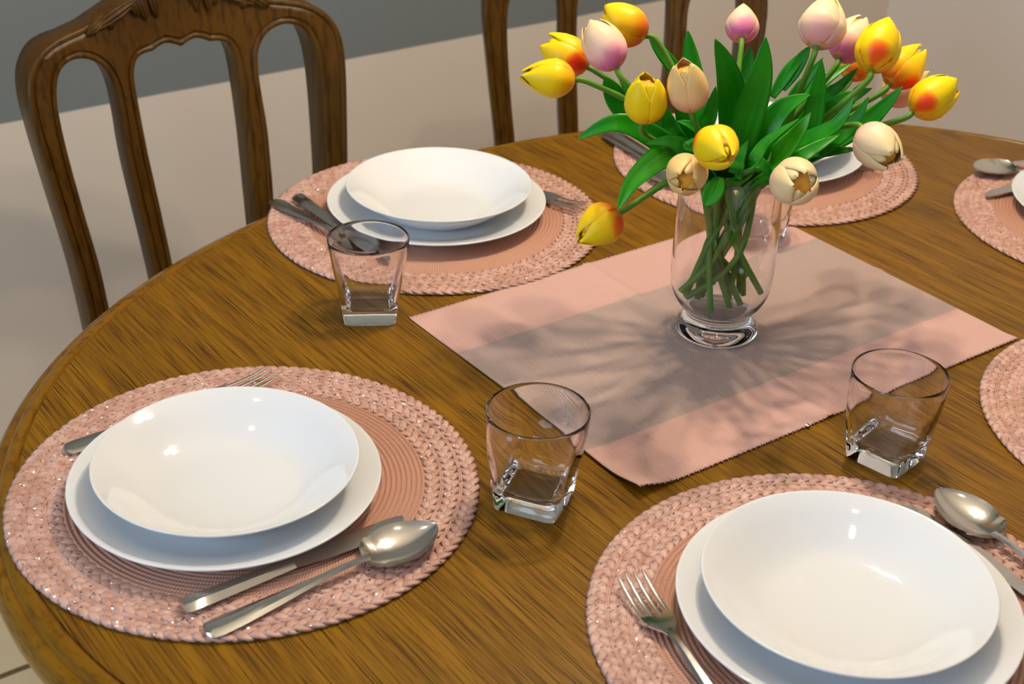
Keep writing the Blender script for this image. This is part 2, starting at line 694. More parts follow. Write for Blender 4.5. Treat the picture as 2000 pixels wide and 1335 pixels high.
# ------------------------------------------------------------------ chairs
def poly_dist(P, S0, S1):
    d = S1 - S0
    L2 = (d ** 2).sum(1) + 1e-12
    out = np.full(len(P), 1e9)
    for i0 in range(0, len(P), 4000):
        Q = P[i0:i0 + 4000]
        t = (((Q[:, None, :] - S0[None]) * d[None]).sum(2) / L2[None]).clip(0, 1)
        w = S0[None] + t[:, :, None] * d[None] - Q[:, None, :]
        out[i0:i0 + 4000] = np.sqrt((w ** 2).sum(2)).min(1)
    return out


def inside(P, poly):
    x, y = P[:, 0], P[:, 1]
    c = np.zeros(len(P), bool)
    n = len(poly)
    for i in range(n):
        x0, y0 = poly[i]
        x1, y1 = poly[(i + 1) % n]
        m = ((y0 > y) != (y1 > y)) & (x < (x1 - x0) * (y - y0) / (y1 - y0 + 1e-15) + x0)
        c ^= m
    return c


def resample(pts, step):
    P = np.array(pts)
    P = np.vstack([P, P[:1]])
    L = np.concatenate([[0], np.cumsum(np.linalg.norm(np.diff(P, axis=0), axis=1))])
    n = max(8, int(L[-1] / step))
    t = np.linspace(0, L[-1], n, endpoint=False)
    return np.stack([np.interp(t, L, P[:, 0]), np.interp(t, L, P[:, 1])], 1)


TILT, BOW = 0.20, 0.78
ZR = 0.10


def back_y(s, z):
    return TILT * (z - ZR) - BOW * s * s + (0.10 * (z + 0.05) ** 2 if z < -0.05 else 0)


def make_back():
    right = [(0.0, 0.203), (0.03, 0.199), (0.057, 0.187), (0.082, 0.177), (0.111, 0.166), (0.126, 0.161), (0.143, 0.158), (0.167, 0.152), (0.187, 0.141), (0.200, 0.126),
             (0.2065, 0.108), (0.2085, 0.085), (0.2065, 0.05), (0.2025, 0.01), (0.197, -0.04), (0.190, -0.10), (0.186, -0.16), (0.184, -0.225)]
    cur = [(p.x, p.y) for p in catmull([(a, b_, 0) for a, b_ in right], 8)]
    cur += [(0.184, -0.29)]
    outer = cur + [(-a, b_) for a, b_ in reversed(cur)][:-1]
    hr = [(0.142, 0.127), (0.158, 0.121), (0.167, 0.108), (0.172, 0.088), (0.1735, 0.06), (0.1715, 0.015), (0.166, -0.05), (0.159, -0.12), (0.156, -0.19), (0.150, -0.215),
          (0.095, -0.215), (0.086, -0.19), (0.089, -0.12), (0.093, -0.06), (0.096, 0.0), (0.095, 0.05), (0.096, 0.08), (0.100, 0.099), (0.109, 0.114), (0.124, 0.124)]
    hole_r = [(p.x, p.y) for p in catmull([(a, b_, 0) for a, b_ in hr], 8, True)]
    hole_l = [(-a, b_) for a, b_ in hole_r]
    hc = [(0, 0.1165), (0.010, 0.121), (0.020, 0.1235), (0.030, 0.121), (0.038, 0.117), (0.048, 0.1165), (0.058, 0.113), (0.0645, 0.104), (0.068, 0.088), (0.0685, 0.06),
          (0.0675, 0.0), (0.065, -0.05), (0.062, -0.11), (0.058, -0.19), (0.05, -0.215)]
    hcr = [(p.x, p.y) for p in catmull([(a, b_, 0) for a, b_ in hc], 8)]
    hole_c = hcr + [(-a, b_) for a, b_ in reversed(hcr)][:-1]
    step = 0.0032
    loops = [resample(q, step) for q in (outer, hole_r, hole_l, hole_c)]
    S0 = np.vstack(loops)
    S1 = np.vstack([np.roll(l, -1, axis=0) for l in loops])
    pts = [S0]
    for off in (0.0012, 0.003, 0.0062, 0.0074, 0.0086, 0.0100):
        cand = []
        for li, l in enumerate(loops):
            tn = np.roll(l, -1, axis=0) - np.roll(l, 1, axis=0)
            tn /= np.linalg.norm(tn, axis=1)[:, None] + 1e-12
            for sg in (1, -1):
                cand.append(l + sg * off * np.stack([-tn[:, 1], tn[:, 0]], 1))
        cand = np.vstack(cand)
        d = poly_dist(cand, S0, S1)
        cand = cand[np.abs(d - off) < off * 0.08]
        ins = inside(cand, loops[0])
        for l in loops[1:]:
            ins &= ~inside(cand, l)
        pts.append(cand[ins])
    gx, gz = np.meshgrid(np.arange(-0.21, 0.212, 0.005), np.arange(-0.29, 0.21, 0.005))
    G = np.stack([gx.ravel(), gz.ravel()], 1)
    ins = inside(G, loops[0])
    for l in loops[1:]:
        ins &= ~inside(G, l)
    G = G[ins]
    G = G[poly_dist(G, S0, S1) > 0.0115]
    pts.append(G)
    P = np.vstack(pts)
    edges = []
    o = 0
    for l in loops:
        n = len(l)
        edges += [(o + i, o + (i + 1) % n) for i in range(n)]
        o += n
    nb = o
    res = geometry.delaunay_2d_cdt([Vector(p) for p in P], edges, [], 0, 1e-7)
    V2 = np.array([tuple(v) for v in res[0]])
    F = np.array([f for f in res[2] if len(f) == 3])
    cen = V2[F].mean(1)
    ok = inside(cen, loops[0])
    for l in loops[1:]:
        ok &= ~inside(cen, l)
    F = F[ok]
    D = poly_dist(V2, S0, S1)
    dp = [0, 0.0012, 0.003, 0.0062, 0.0074, 0.0086, 0.0100, 0.05]
    hp = [0.0035, 0.0012, 0.0, 0.0002, 0.0028, 0.0028, 0.0006, 0.0006]
    hh = np.interp(D, dp, hp)
    hh[np.abs(V2[:, 1] + 0.2) < 0] = 0
    T = 0.036
    mb = MB()
    n = len(V2)
    front = [(s, back_y(s, z) + h, TZ + z) for (s, z), h in zip(V2, hh)]
    back = [(s, back_y(s, z) + T + 0.014 * min(1.0, max(0.0, (abs(s) - 0.15) / 0.03)) - (0.002 if d < 0.001 else 0), TZ + z) for (s, z), d in zip(V2, D)]
    fs = [tuple(f) for f in F] + [tuple(int(i) + n for i in reversed(f)) for f in F]
    # rim
    cnt = {}
    for f in F:
        for a, b_ in ((f[0], f[1]), (f[1], f[2]), (f[2], f[0])):
            k = (min(a, b_), max(a, b_))
            cnt[k] = cnt.get(k, 0) + 1
    for (a, b_), c in cnt.items():
        if c == 1:
            fs.append((int(a), int(b_), int(b_) + n, int(a) + n))
    mb.add(front + back, [tuple(int(i) for i in f) for f in fs])
    return mb.mesh('backrest', M['chair_wood'], sharp=55)


def leaf_relief(mb, s, z, ang, L, wd, hgt, ridges=3):
    """one carved acanthus lobe lying on the front face"""
    nu, nv = 14, 12
    vs = []
    ca, sa = math.cos(ang), math.sin(ang)
    for i in range(nu + 1):
        a = i / nu
        w = wd * math.sin(math.pi * min(1, 0.08 + a * 0.92)) ** 0.7
        for j in range(nv + 1):
            t = -1 + 2 * j / nv
            x, y = a * L, w * t
            ss, zz = s + ca * x - sa * y, z + sa * x + ca * y
            hgt2 = hgt * max(0.0, 1 - t * t) ** 0.5 * (0.35 + 0.65 * math.sin(math.pi * min(1, a * 0.9 + 0.1))) * (0.78 + 0.22 * math.cos(ridges * math.pi * t))
            vs.append((ss, back_y(ss, zz) + 0.004 - 0.0045 * (1 if abs(t) < 0.99 else 0) - hgt2, TZ + zz))
    fs = [(i * (nv + 1) + j, (i + 1) * (nv + 1) + j, (i + 1) * (nv + 1) + j + 1, i * (nv + 1) + j + 1) for i in range(nu) for j in range(nv)]
    mb.add(vs, fs)


def make_chair(name, label, loc, rz):
    t = tag(empty(name, loc, rz), label, 'chair', 'carved wooden dining chairs')
    obj('backrest', make_back(), t)
    cv = MB()
    for sg in (1, -1):
        def lob(s, z, a, L, w, h):
            leaf_relief(cv, sg * s, z, a if sg > 0 else math.pi - a, L, w, h)
        lob(0.050, 0.181, math.radians(-22), 0.068, 0.0085, 0.007)
        lob(0.098, 0.166, math.radians(-30), 0.026, 0.0065, 0.008)
        lob(0.088, 0.166, math.radians(-100), 0.013, 0.006, 0.006)
        lob(0.056, 0.183, math.radians(-105), 0.022, 0.007, 0.007)
        lob(0.044, 0.188, math.radians(-95), 0.032, 0.0075, 0.008)
        lob(0.031, 0.192, math.radians(-98), 0.036, 0.0075, 0.0085)
        lob(0.019, 0.194, math.radians(-75), 0.030, 0.0065, 0.0085)
        lob(0.006, 0.201, math.radians(-60), 0.026, 0.006, 0.007)
    obj('carved_crest', cv.mesh('carved_crest', M['chair_wood'], fix=False), t)
    ys = back_y(0, -0.29)
    sf = MB()
    q = [(-0.19, ys), (0.19, ys), (0.225, ys - 0.40), (-0.225, ys - 0.40)]
    sf.loft([[(x, y, z) for x, y in q] for z in (0.40, 0.455)])
    obj('seat_frame', sf.mesh('seat_frame', M['chair_wood'], smooth=False), t)
    st = MB()
    rr = []
    for k, z in ((0.95, 0.456), (0.97, 0.475), (0.93, 0.49), (0.80, 0.498), (0.5, 0.502), (0.05, 0.503)):
        rr.append([(x * k, ys - 0.2 + (y - ys + 0.2) * k, z) for x, y in [(a[0] + (b_[0] - a[0]) * i / 8, a[1] + (b_[1] - a[1]) * i / 8) for a, b_ in zip(q, q[1:] + q[:1]) for i in range(8)]])
    st.loft(rr)
    obj('seat', st.mesh('seat', M['seat_fabric']), t)
    for sx in (-1, 1):
        for back in (0, 1):
            lg = MB()
            if back:
                path = [(sx * 0.180, ys + 0.010, 0.46), (sx * 0.180, ys + 0.018, 0.3), (sx * 0.182, ys + 0.05, 0.1), (sx * 0.184, ys + 0.075, 0.0)]
                rad = [0.018, 0.018, 0.016, 0.015]
            else:
                path = [(sx * 0.205, ys - 0.375, 0.41), (sx * 0.212, ys - 0.385, 0.33), (sx * 0.205, ys - 0.378, 0.15), (sx * 0.215, ys - 0.39, 0.02), (sx * 0.217, ys - 0.392, 0.0)]
                rad = [0.022, 0.021, 0.013, 0.016, 0.016]
            lg.tube(path, rad, 12)
            obj('leg', lg.mesh('leg', M['chair_wood'], sharp=60), t)
    return t


c1 = uv(-0.226, 0.757, 0)
chair = make_chair('dining_chair', 'carved dark wood dining chair at the left behind the white bowl and knife handles', c1, A0)
chair2 = copy_tree(chair)
chair2['label'] = 'dining chair half hidden behind the tulips, in front of the wall'
C2 = Vector((0.147, 2.075, 0))
chair2.location = C2
chair2.rotation_euler = (0, 0, math.radians(7))


# ------------------------------------------------------------------ placemats
def tape_strand(mb, r0, amp, npr, ph, hw, th, lift):
    nseg = npr * 16
    rings = []
    for k in range(nseg):
        a = 2 * math.pi * k / nseg
        p = npr * a + ph
        r = r0 + amp * math.sin(p)
        z = 0.0021 + lift * math.sin(2 * p)
        dr = amp * npr * math.cos(p)
        tx, ty = r, dr                                  # tangential, radial parts of the tangent
        l = math.hypot(tx, ty)
        ct, sr = tx / l, ty / l
        er = Vector((math.cos(a), math.sin(a), 0))
        et = Vector((-math.sin(a), math.cos(a), 0))
        side = er * ct - et * sr
        c = er * r + Vector((0, 0, z))
        rings.append([c - side * hw, c - side * hw * 0.45 + Vector((0, 0, th)), c + side * hw * 0.45 + Vector((0, 0, th)), c + side * hw,
                      c - Vector((0, 0, th * 0.6))])
    mb.loft(rings + [rings[0]], cap0=False, cap1=False)


def make_mat_meshes():
    bd = MB()
    for r0, npr, ph in ((0.1832, 38, 0.0), (0.1672, 35, 0.7), (0.1518, 32, 1.9)):
        for k in range(3):
            tape_strand(bd, r0, 0.0040, npr, ph + k * 2 * math.pi / 3, 0.0041, 0.0010, 0.0010)
    for rr in (0.1752, 0.1595):
        for d in (-0.0008, 0.0008):
            bd.lathe([(rr + d + 0.0011 * math.cos(a), 0.0022 + 0.0016 * math.sin(a)) for a in [i * math.pi / 4 for i in range(9)]], 200)
    prof_ = [(0.188, 0.0002), (0.188, 0.0012), (0.146, 0.0012), (0.146, 0.0002), (0.188, 0.0002)]
    bd.lathe(prof_, 200)
    border = bd.mesh('braided_border', M['tape'])
    ct = MB()
    pf = [(0.1465, 0.0), (0.1465, 0.0022)]
    r = 0.1462
    p = 0.0042
    while r > 0.012:
        for q in range(6):
            f = q / 6
            pf.append((r - p * f, 0.0022 + 0.0018 * math.sin(math.pi * f)))
        r -= p
    pf += [(r, 0.003), (0.0, 0.003)]
    ct.lathe(pf, 256)
    centre = ct.mesh('woven_center', M['cord'])
    return border, centre


mat_border, mat_centre = make_mat_meshes()
MATS = [((-0.2133, 0.9613), 'round pink braided placemat at the left table end with bowl, knife and spoon', 0.0),
        ((0.2514, 0.8129), 'round copper pink placemat at the near right corner with the fork beside its bowl', 1.1),
        ((-0.0919, 1.4966), 'round copper pink placemat at the back left beneath plates in front of the carved chair', 2.0),
        ((0.3112, 1.6945), 'round copper pink placemat half hidden behind the tulip vase', 2.9),
        ((0.7105, 1.5469), 'round pink placemat cut by the right frame edge, with spoon and knife tips', 3.7),
        ((0.6219, 1.0981), 'empty edge of a round braided pink placemat at the right, beside the clear tumbler', 5.0)]
for (x, y), lab, rz in MATS:
    t = tag(empty('placemat', (x, y, TZ), rz), lab, 'placemat', 'round braided placemats')
    obj('woven_center', mat_centre, t)
    obj('braided_border', mat_border, t)
MZ = TZ + 0.0042

# ------------------------------------------------------------------ porcelain
plate_prof = smooth_prof([(0.0, 0.0035), (0.045, 0.0035), (0.072, 0.0038), (0.086, 0.0066), (0.100, 0.0120), (0.112, 0.0166), (0.1215, 0.0197)], 6) + \
    [(0.1232, 0.0203), (0.1243, 0.0201), (0.1246, 0.0193), (0.1240, 0.0185)] + \
    smooth_prof([(0.1225, 0.0178), (0.112, 0.0140), (0.100, 0.0092), (0.086, 0.0036), (0.076, 0.0008), (0.072, 0.0), (0.069, 0.0004)], 4) + [(0.067, 0.001), (0.0, 0.001)]
plate_me = MB().lathe(plate_prof, 160).mesh('dinner_plate', M['porcelain'], sharp=60)
bowl_prof = smooth_prof([(0.0, 0.0034), (0.03, 0.0034), (0.050, 0.0038), (0.060, 0.0058), (0.070, 0.0108), (0.082, 0.0192), (0.094, 0.0284), (0.1030, 0.0342)], 6) + \
    [(0.1043, 0.0349), (0.1052, 0.0348), (0.1056, 0.0341), (0.1051, 0.0332)] + \
    smooth_prof([(0.1035, 0.0322), (0.094, 0.0262), (0.082, 0.0166), (0.070, 0.0080), (0.060, 0.0024), (0.054, 0.0002), (0.051, 0.0), (0.048, 0.0004)], 4) + [(0.046, 0.001), (0.0, 0.001)]
bowl_me = MB().lathe(bowl_prof, 160).mesh('soup_bowl', M['porcelain'], sharp=60)
PL = [((-0.2264, 0.9465), 'flat white dinner plate on the left end placemat, under the soup bowl'),
      ((0.2494, 0.8168), 'flat white dinner plate at the near right, between fork and spoon, under the bowl'),
      ((-0.0911, 1.5016), 'flat white dinner plate at the back left, under the bowl by the carved chair'),
      ((0.3110, 1.6999), 'flat white dinner plate mostly hidden behind the tulips'),
      ((0.7105, 1.5569), 'sliver of a white dinner plate at the right frame edge')]
for i, ((x, y), lab) in enumerate(PL):
    o = obj('dinner_plate', plate_me, None, (x, y, MZ))
    tag(o, lab, 'plate', 'white dinner plates')
BW = [((-0.2243, 0.9440), 'white soup bowl nearest the left edge of the table, stacked on a dinner plate'),
      ((0.2472, 0.8175), 'white soup bowl nearest the camera at bottom right, fork on its left'),
      ((-0.0886, 1.5033), 'white soup bowl at the back left, behind the tumbler and near the chair'),
      ((0.3110, 1.7010), 'white soup bowl behind the vase, seen between the tulip leaves')]
for (x, y), lab in BW:
    tag(obj('soup_bowl', bowl_me, None, (x, y, MZ + 0.0036)), lab, 'bowl', 'white soup bowls')


# ------------------------------------------------------------------ cutlery (handle end at x=0, tip towards +x)
def bar(stations, bevel=0.5, drop=0.28):
    """faceted bar: stations (x, half width, z, thickness)"""
    rings = []
    for x, w, z, th in stations:
        t2 = th / 2
        rings.append([(x, -w, z - t2 * drop), (x, -w * bevel, z + t2), (x, w * bevel, z + t2), (x, w, z - t2 * drop), (x, w * bevel, z - t2), (x, -w * bevel, z - t2)])
    return MB().loft(rings)


handle_st = [(0.0, 0.0035, 0.0016, 0.0016), (0.0012, 0.0068, 0.0017, 0.0024), (0.004, 0.0092, 0.0018, 0.0027), (0.010, 0.0101, 0.0020, 0.0028), (0.03, 0.0092, 0.0026, 0.0028), (0.06, 0.0068, 0.0043, 0.0028),
             (0.085, 0.0048, 0.0062, 0.0029), (0.105, 0.0037, 0.0077, 0.0030), (0.118, 0.0033, 0.0082, 0.0030), (0.128, 0.0034, 0.0080, 0.0028), (0.136, 0.0040, 0.0074, 0.0020)]
hand_me = bar(handle_st).mesh('handle', M['steel'], sharp=22)


def spoon_bowl():
    nu, nv = 28, 16
    top = []
    for i in range(nu + 1):
        a = i / nu
        x = 0.132 + 0.066 * (1 - math.cos(math.pi * a)) / 2
        q = (x - 0.132) / 0.066
        w = 0.0238 * (max(0.0, math.sin(math.pi * q ** 0.88)) ** 0.62) + (0.0034 * (1 - q) if q < 0.2 else 0)
        w = max(w, 0.0008)
        rim = 0.0080 + 0.0035 * q
        dep = 0.0092 * max(0.0, math.sin(math.pi * min(1, q * 0.97 + 0.03))) ** 0.75
        row = []
        for j in range(nv + 1):
            t = -1 + 2 * j / nv
            row.append((x, w * t, rim - dep * (1 - t * t) ** 0.9))
        top.append(row)
    mb = MB()
    th = 0.0011
    vs = [p for r in top for p in r]
    n = len(vs)
    vs2 = [(p[0], p[1] * 0.985, p[2] - th) for p in vs]
    fs = []
    m = nv + 1
    for i in range(nu):
        for j in range(nv):
            q = (i * m + j, i * m + j + 1, (i + 1) * m + j + 1, (i + 1) * m + j)
            fs.append(q)
            fs.append(tuple(k + n for k in reversed(q)))
    edge = [i * m for i in range(nu + 1)] + [nu * m + j for j in range(1, m)] + [i * m + nv for i in range(nu - 1, -1, -1)] + [j for j in range(nv - 1, 0, -1)]
    for a, b_ in zip(edge, edge[1:] + edge[:1]):
        fs.append((a, b_, b_ + n, a + n))
    mb.add(vs + vs2, fs)
    return mb.mesh('spoon_bowl', M['steel'], sharp=50)


def fork_head():
    mb = MB()
    def sec(x, w, z, cup, th=0.0018):
        r = []
        for t in (-1, -0.6, -0.2, 0.2, 0.6, 1):
            r.append((x, w * t, z + cup * t * t + th / 2))
        for t in (1, 0.6, 0.2, -0.2, -0.6, -1):
            r.append((x, w * t, z + cup * t * t - th / 2))
        return r
    mb.loft([sec(0.130, 0.0036, 0.0078, 0), sec(0.135, 0.0052, 0.0070, 0.0003), sec(0.140, 0.0085, 0.0057, 0.0008), sec(0.145, 0.0112, 0.0048, 0.001), sec(0.150, 0.0122, 0.0040, 0.001), sec(0.156, 0.0124, 0.0038, 0.0009)])
    for k in range(4):
        yc = (-1.5 + k) * 0.0069
        cz = 0.0009 * (yc / 0.0124) ** 2
        rr = []
        for x, w, z in ((0.153, 0.0019, 0.0039), (0.162, 0.0018, 0.0038), (0.172, 0.0017, 0.0044), (0.184, 0.0015, 0.0062), (0.194, 0.0012, 0.0088), (0.199, 0.0006, 0.0105)):
            y0 = yc * (1 - 0.02 * (x - 0.153) / 0.046)
            t2 = 0.0009
            rr.append([(x, y0 - w, z + cz - t2 * .6), (x, y0 - w, z + cz + t2 * .4), (x, y0 - w * .4, z + cz + t2), (x, y0 + w * .4, z + cz + t2), (x, y0 + w, z + cz + t2 * .4), (x, y0 + w, z + cz - t2 * .6)])
        mb.loft(rr)
    return mb.mesh('fork_head', M['steel'], sharp=40)


kn_h = bar([(0.0, 0.004, 0.0040, 0.003), (0.001, 0.0078, 0.0042, 0.0055), (0.004, 0.0094, 0.0043, 0.0068), (0.03, 0.0090, 0.0043, 0.0070), (0.07, 0.0076, 0.0043, 0.0062), (0.094, 0.0066, 0.0043, 0.0052), (0.100, 0.0064, 0.0043, 0.0046)], 0.42, 0.1).mesh('handle', M['steel'], sharp=20)
bl = MB()
rr = []
for x, y0, y1 in ((0.098, -0.0060, 0.0060), (0.106, -0.0075, 0.0062), (0.125, -0.0096, 0.0068), (0.150, -0.0102, 0.0074), (0.175, -0.0098, 0.0078), (0.195, -0.0075, 0.0074), (0.206, -0.0035, 0.0062), (0.2105, 0.0022, 0.0045)):
    th = 0.0010
    rr.append([(x, y0, 0.0042), (x, y0 * 0.3 + y1 * 0.7, 0.0042 + th), (x, y1, 0.0042 + th), (x, y1, 0.0042 - th), (x, y0 * 0.3 + y1 * 0.7, 0.0042 - th)])
bl.loft(rr)
kn_b = bl.mesh('blade', M['steel'], sharp=30)
sp_b, fk_h = spoon_bowl(), fork_head()


def cutlery(kind, tip, ang, label, k=1.0):
    Ls = {'spoon': 0.198, 'fork': 0.199, 'knife': 0.2105}[kind] * k
    a = math.radians(ang)
    loc = (tip[0] - Ls * math.cos(a), tip[1] - Ls * math.sin(a), TZ + 0.0046)
    t = tag(empty(kind, loc, a), label, kind, {'spoon': 'steel spoons', 'fork': 'steel forks', 'knife': 'steel knives'}[kind])
    t.scale = (k, 1, 1)
    if kind == 'spoon':
        obj('handle', hand_me, t)
        obj('spoon_bowl', sp_b, t)
    elif kind == 'fork':
        obj('handle', hand_me, t)
        obj('fork_head', fk_h, t)
    else:
        obj('handle', kn_h, t)
        obj('blade', kn_b, t)
    return t


cutlery('spoon', (-0.054, 0.898), 38, 'steel spoon lying outside the knife in front of the left bowl')
cutlery('knife', (-0.0794, 0.9124), 36.4, 'steel knife lying between the left dinner plate and the spoon', 0.90)
cutlery('fork', (-0.217, 1.121), 38.5, 'steel fork behind the left plate, only tines and handle end showing')
cutlery('fork', (0.0935, 0.8470), 113, 'steel fork in the foreground left of the near right plate')
cutlery('spoon', (0.353, 0.969), 121, 'steel spoon at the right of the near right bowl, below the tumbler')
cutlery('knife', (0.3235, 0.9555), 123.2, 'steel knife almost hidden under the near right plate rim')
cutlery('fork', (0.0775, 1.5140), -38, 'steel fork with dark tines poking out right of the back left plate')
cutlery('spoon', (-0.149, 1.372), -48, 'steel spoon on the back left placemat, its bowl seen through the tumbler')
cutlery('knife', (-0.130, 1.359), -53.6, 'steel knife between the back left plate and the spoon, handle towards the chair')
cutlery('spoon', (0.195, 1.585), -66, 'steel spoon on the placemat behind the vase, left of its plate')
cutlery('knife', (0.232, 1.577), -60, 'steel knife beside the spoon behind the vase, hidden by leaves')
cutlery('fork', (0.443, 1.648), -58, 'steel fork right of the plate behind the vase, tines below the pink tulip')
cutlery('spoon', (0.567, 1.662), 206, 'steel spoon at the right frame edge with tip over the placemat rim')
cutlery('knife', (0.562, 1.597), 207, 'steel knife tip at the right frame edge beside the plate')


# ------------------------------------------------------------------ tumblers
def superell(r, n_, k, tot):
    t = 2 * math.pi * k / tot
    c, s = math.cos(t), math.sin(t)
    return (r * math.copysign(abs(c) ** (2 / n_), c), r * math.copysign(abs(s) ** (2 / n_), s))


def square_ring(half, z, expo, tot=96):
    # superellipse by angle so that rings line up
    out = []
    for k in range(tot):
        a = 2 * math.pi * (k + 0.5) / tot
        c, s = abs(math.cos(a)), abs(math.sin(a))
        r = half / (c ** expo + s ** expo) ** (1 / expo)
        out.append((r * math.cos(a), r * math.sin(a), z))
    return out


def tumbler():
    rings = []
    out = [(0.0205, 0.0, 8), (0.0245, 0.0003, 9), (0.0258, 0.0016, 10), (0.0266, 0.008, 10), (0.0275, 0.016, 9.5), (0.0292, 0.026, 8), (0.0315, 0.038, 5.5), (0.0340, 0.050, 4.0), (0.0365, 0.062, 3.0), (0.0388, 0.074, 2.3), (0.0402, 0.082, 2.02)]
    for h, z, e in out:
        rings.append(square_ring(h, z, e))
    rings.append(square_ring(0.0403, 0.0848, 2))
    rings.append(square_ring(0.0399, 0.0857, 2))
    rings.append(square_ring(0.0394, 0.0855, 2))
    inn = [(0.0391, 0.0845, 2), (0.0388, 0.082, 2.02), (0.0373, 0.074, 2.3), (0.0349, 0.062, 3.0), (0.0321, 0.050, 3.9), (0.0289, 0.038, 5.0), (0.0263, 0.026, 6.5), (0.0247, 0.0195, 6), (0.0225, 0.0165, 5), (0.016, 0.0152, 4), (0.004, 0.0148, 2.5)]
    for h, z, e in inn:
        rings.append(square_ring(h, z, e))
    return MB().loft(rings).mesh('tumbler', M['glass'], sharp=50)


tum = tumbler()
for (x, y, rz, sc), lab in (((-0.1435, 1.263, 6, 1.0), 'clear square-based glass tumbler at the back left, in front of the back left plate'),
                            ((0.0225, 0.955, -21, 1.03), 'clear square-based glass tumbler between the two nearest placemats, left of the runner corner'),
                            ((0.326, 1.0355, -43, 1.0), 'clear square-based glass tumbler on the right, standing by the spoon and the runner edge'),
                            ((0.268, 1.466, 12, 1.0), 'clear glass tumbler seen through the vase at the back')):
    o = obj('tumbler', tum, None, (x, y, TZ + 0.0002), math.radians(rz))
    o.scale = (sc, sc, sc)
    tag(o, lab, 'glass', 'glass tumblers')


# ------------------------------------------------------------------ table runner
def runner():
    LX, LY = 0.489, 0.361
    nx, ny = 330, 72
    vs = []
    for j in range(ny + 1):
        for i in range(nx + 1):
            x, y = LX * i / nx, LY * j / ny
            zz = 0.0014 + 0.0006 * math.sin(9 * x + 3) * math.sin(11 * y + 1)
            zz += 0.0016 * math.exp(-((x - 0.223) / 0.006) ** 2)                                  # fold crease
            zz += 0.0009 * math.exp(-((y - 0.18) / 0.006) ** 2)
            zz += 0.0075 * math.exp(-(x * x + y * y) / 0.026 ** 2)                                # curled corner
            zz += 0.0022 * math.exp(-(x / 0.012) ** 2) * (0.6 + 0.4 * math.sin(14 * y)) + 0.0012 * math.exp(-(y / 0.008) ** 2)
            if j in (0, ny):
                y += (0.0011 if i % 2 else -0.0011) + 0.0006 * math.sin(i * 1.7)
            bow_ = 0.006 * math.sin(math.pi * y / LY) * (1 - x / LX)
            vs.append((x + bow_ * 0.3, y, zz))
    n = len(vs)
    th = 0.0011
    vs += [(p[0], p[1], p[2] - th) for p in vs]
    m = nx + 1
    fs = []
    for j in range(ny):
        for i in range(nx):
            q = (j * m + i, j * m + i + 1, (j + 1) * m + i + 1, (j + 1) * m + i)
            fs += [q, tuple(k + n for k in reversed(q))]
    edge = list(range(m)) + [j * m + nx for j in range(1, ny + 1)] + [ny * m + i for i in range(nx - 1, -1, -1)] + [j * m for j in range(ny - 1, 0, -1)]
    for a, b_ in zip(edge, edge[1:] + edge[:1]):
        fs.append((b_, a, a + n, b_ + n))
    return MB().add(vs, fs).mesh('table_runner', M['cloth'])


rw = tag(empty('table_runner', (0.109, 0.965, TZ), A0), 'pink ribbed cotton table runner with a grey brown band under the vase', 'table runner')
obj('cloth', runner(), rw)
lb = MB().box((0, 0, 0), (0.0052, 0.0035, 0.0004)).mesh('care_label', M['label_white'], smooth=False)
lo = obj('care_label', lb, rw, (0.194, -0.0008, 0.0034))
lo['label'] = 'tiny white sewn label'
pr_ = MB().box((0, 0, 0), (0.0016, 0.0030, 0.0003)).mesh('label_print', M['label_dark'], smooth=False)
obj('label_print', pr_, lo, (0.0008, 0, 0.0003))

# ------------------------------------------------------------------ vase
VC = Vector((0.202, 1.250, TZ + 0.0024))
vo = smooth_prof([(0.0, 0.0008), (0.02, 0.0006), (0.036, 0.0), (0.0400, 0.0016), (0.0408, 0.0055), (0.0392, 0.0105), (0.0345, 0.0155), (0.0318, 0.0195), (0.0330, 0.0235), (0.0385, 0.0305), (0.0440, 0.0385), (0.0476, 0.0480), (0.0492, 0.060), (0.0498, 0.080), (0.0498, 0.105), (0.0493, 0.135), (0.0488, 0.165), (0.0487, 0.180)], 5) + \
    [(0.0485, 0.1822), (0.0477, 0.1830), (0.0468, 0.1823)] + \
    smooth_prof([(0.0466, 0.180), (0.0467, 0.165), (0.0472, 0.135), (0.0477, 0.105), (0.0477, 0.080), (0.0470, 0.060), (0.0454, 0.0485), (0.0415, 0.0395), (0.0355, 0.0315), (0.0290, 0.0262), (0.018, 0.0240), (0.0, 0.0236)], 5)
tag(obj('vase', MB().lathe(vo, 128).mesh('vase', M['glass'], sharp=60), None, VC), 'clear footed glass vase holding the tulips on the runner', 'vase')

# ------------------------------------------------------------------ tulips
RT = [(0, 0.03), (0.03, 0.34), (0.08, 0.55), (0.16, 0.76), (0.27, 0.93), (0.4, 1.0), (0.55, 0.985), (0.7, 0.90), (0.83, 0.76), (0.93, 0.62), (1.0, 0.50)]


def lerp_tab(t, tab):
    for (a, ra), (b_, rb) in zip(tab[:-1], tab[1:]):
        if t <= b_:
            return ra + (rb - ra) * (t - a) / (b_ - a)
    return tab[-1][1]


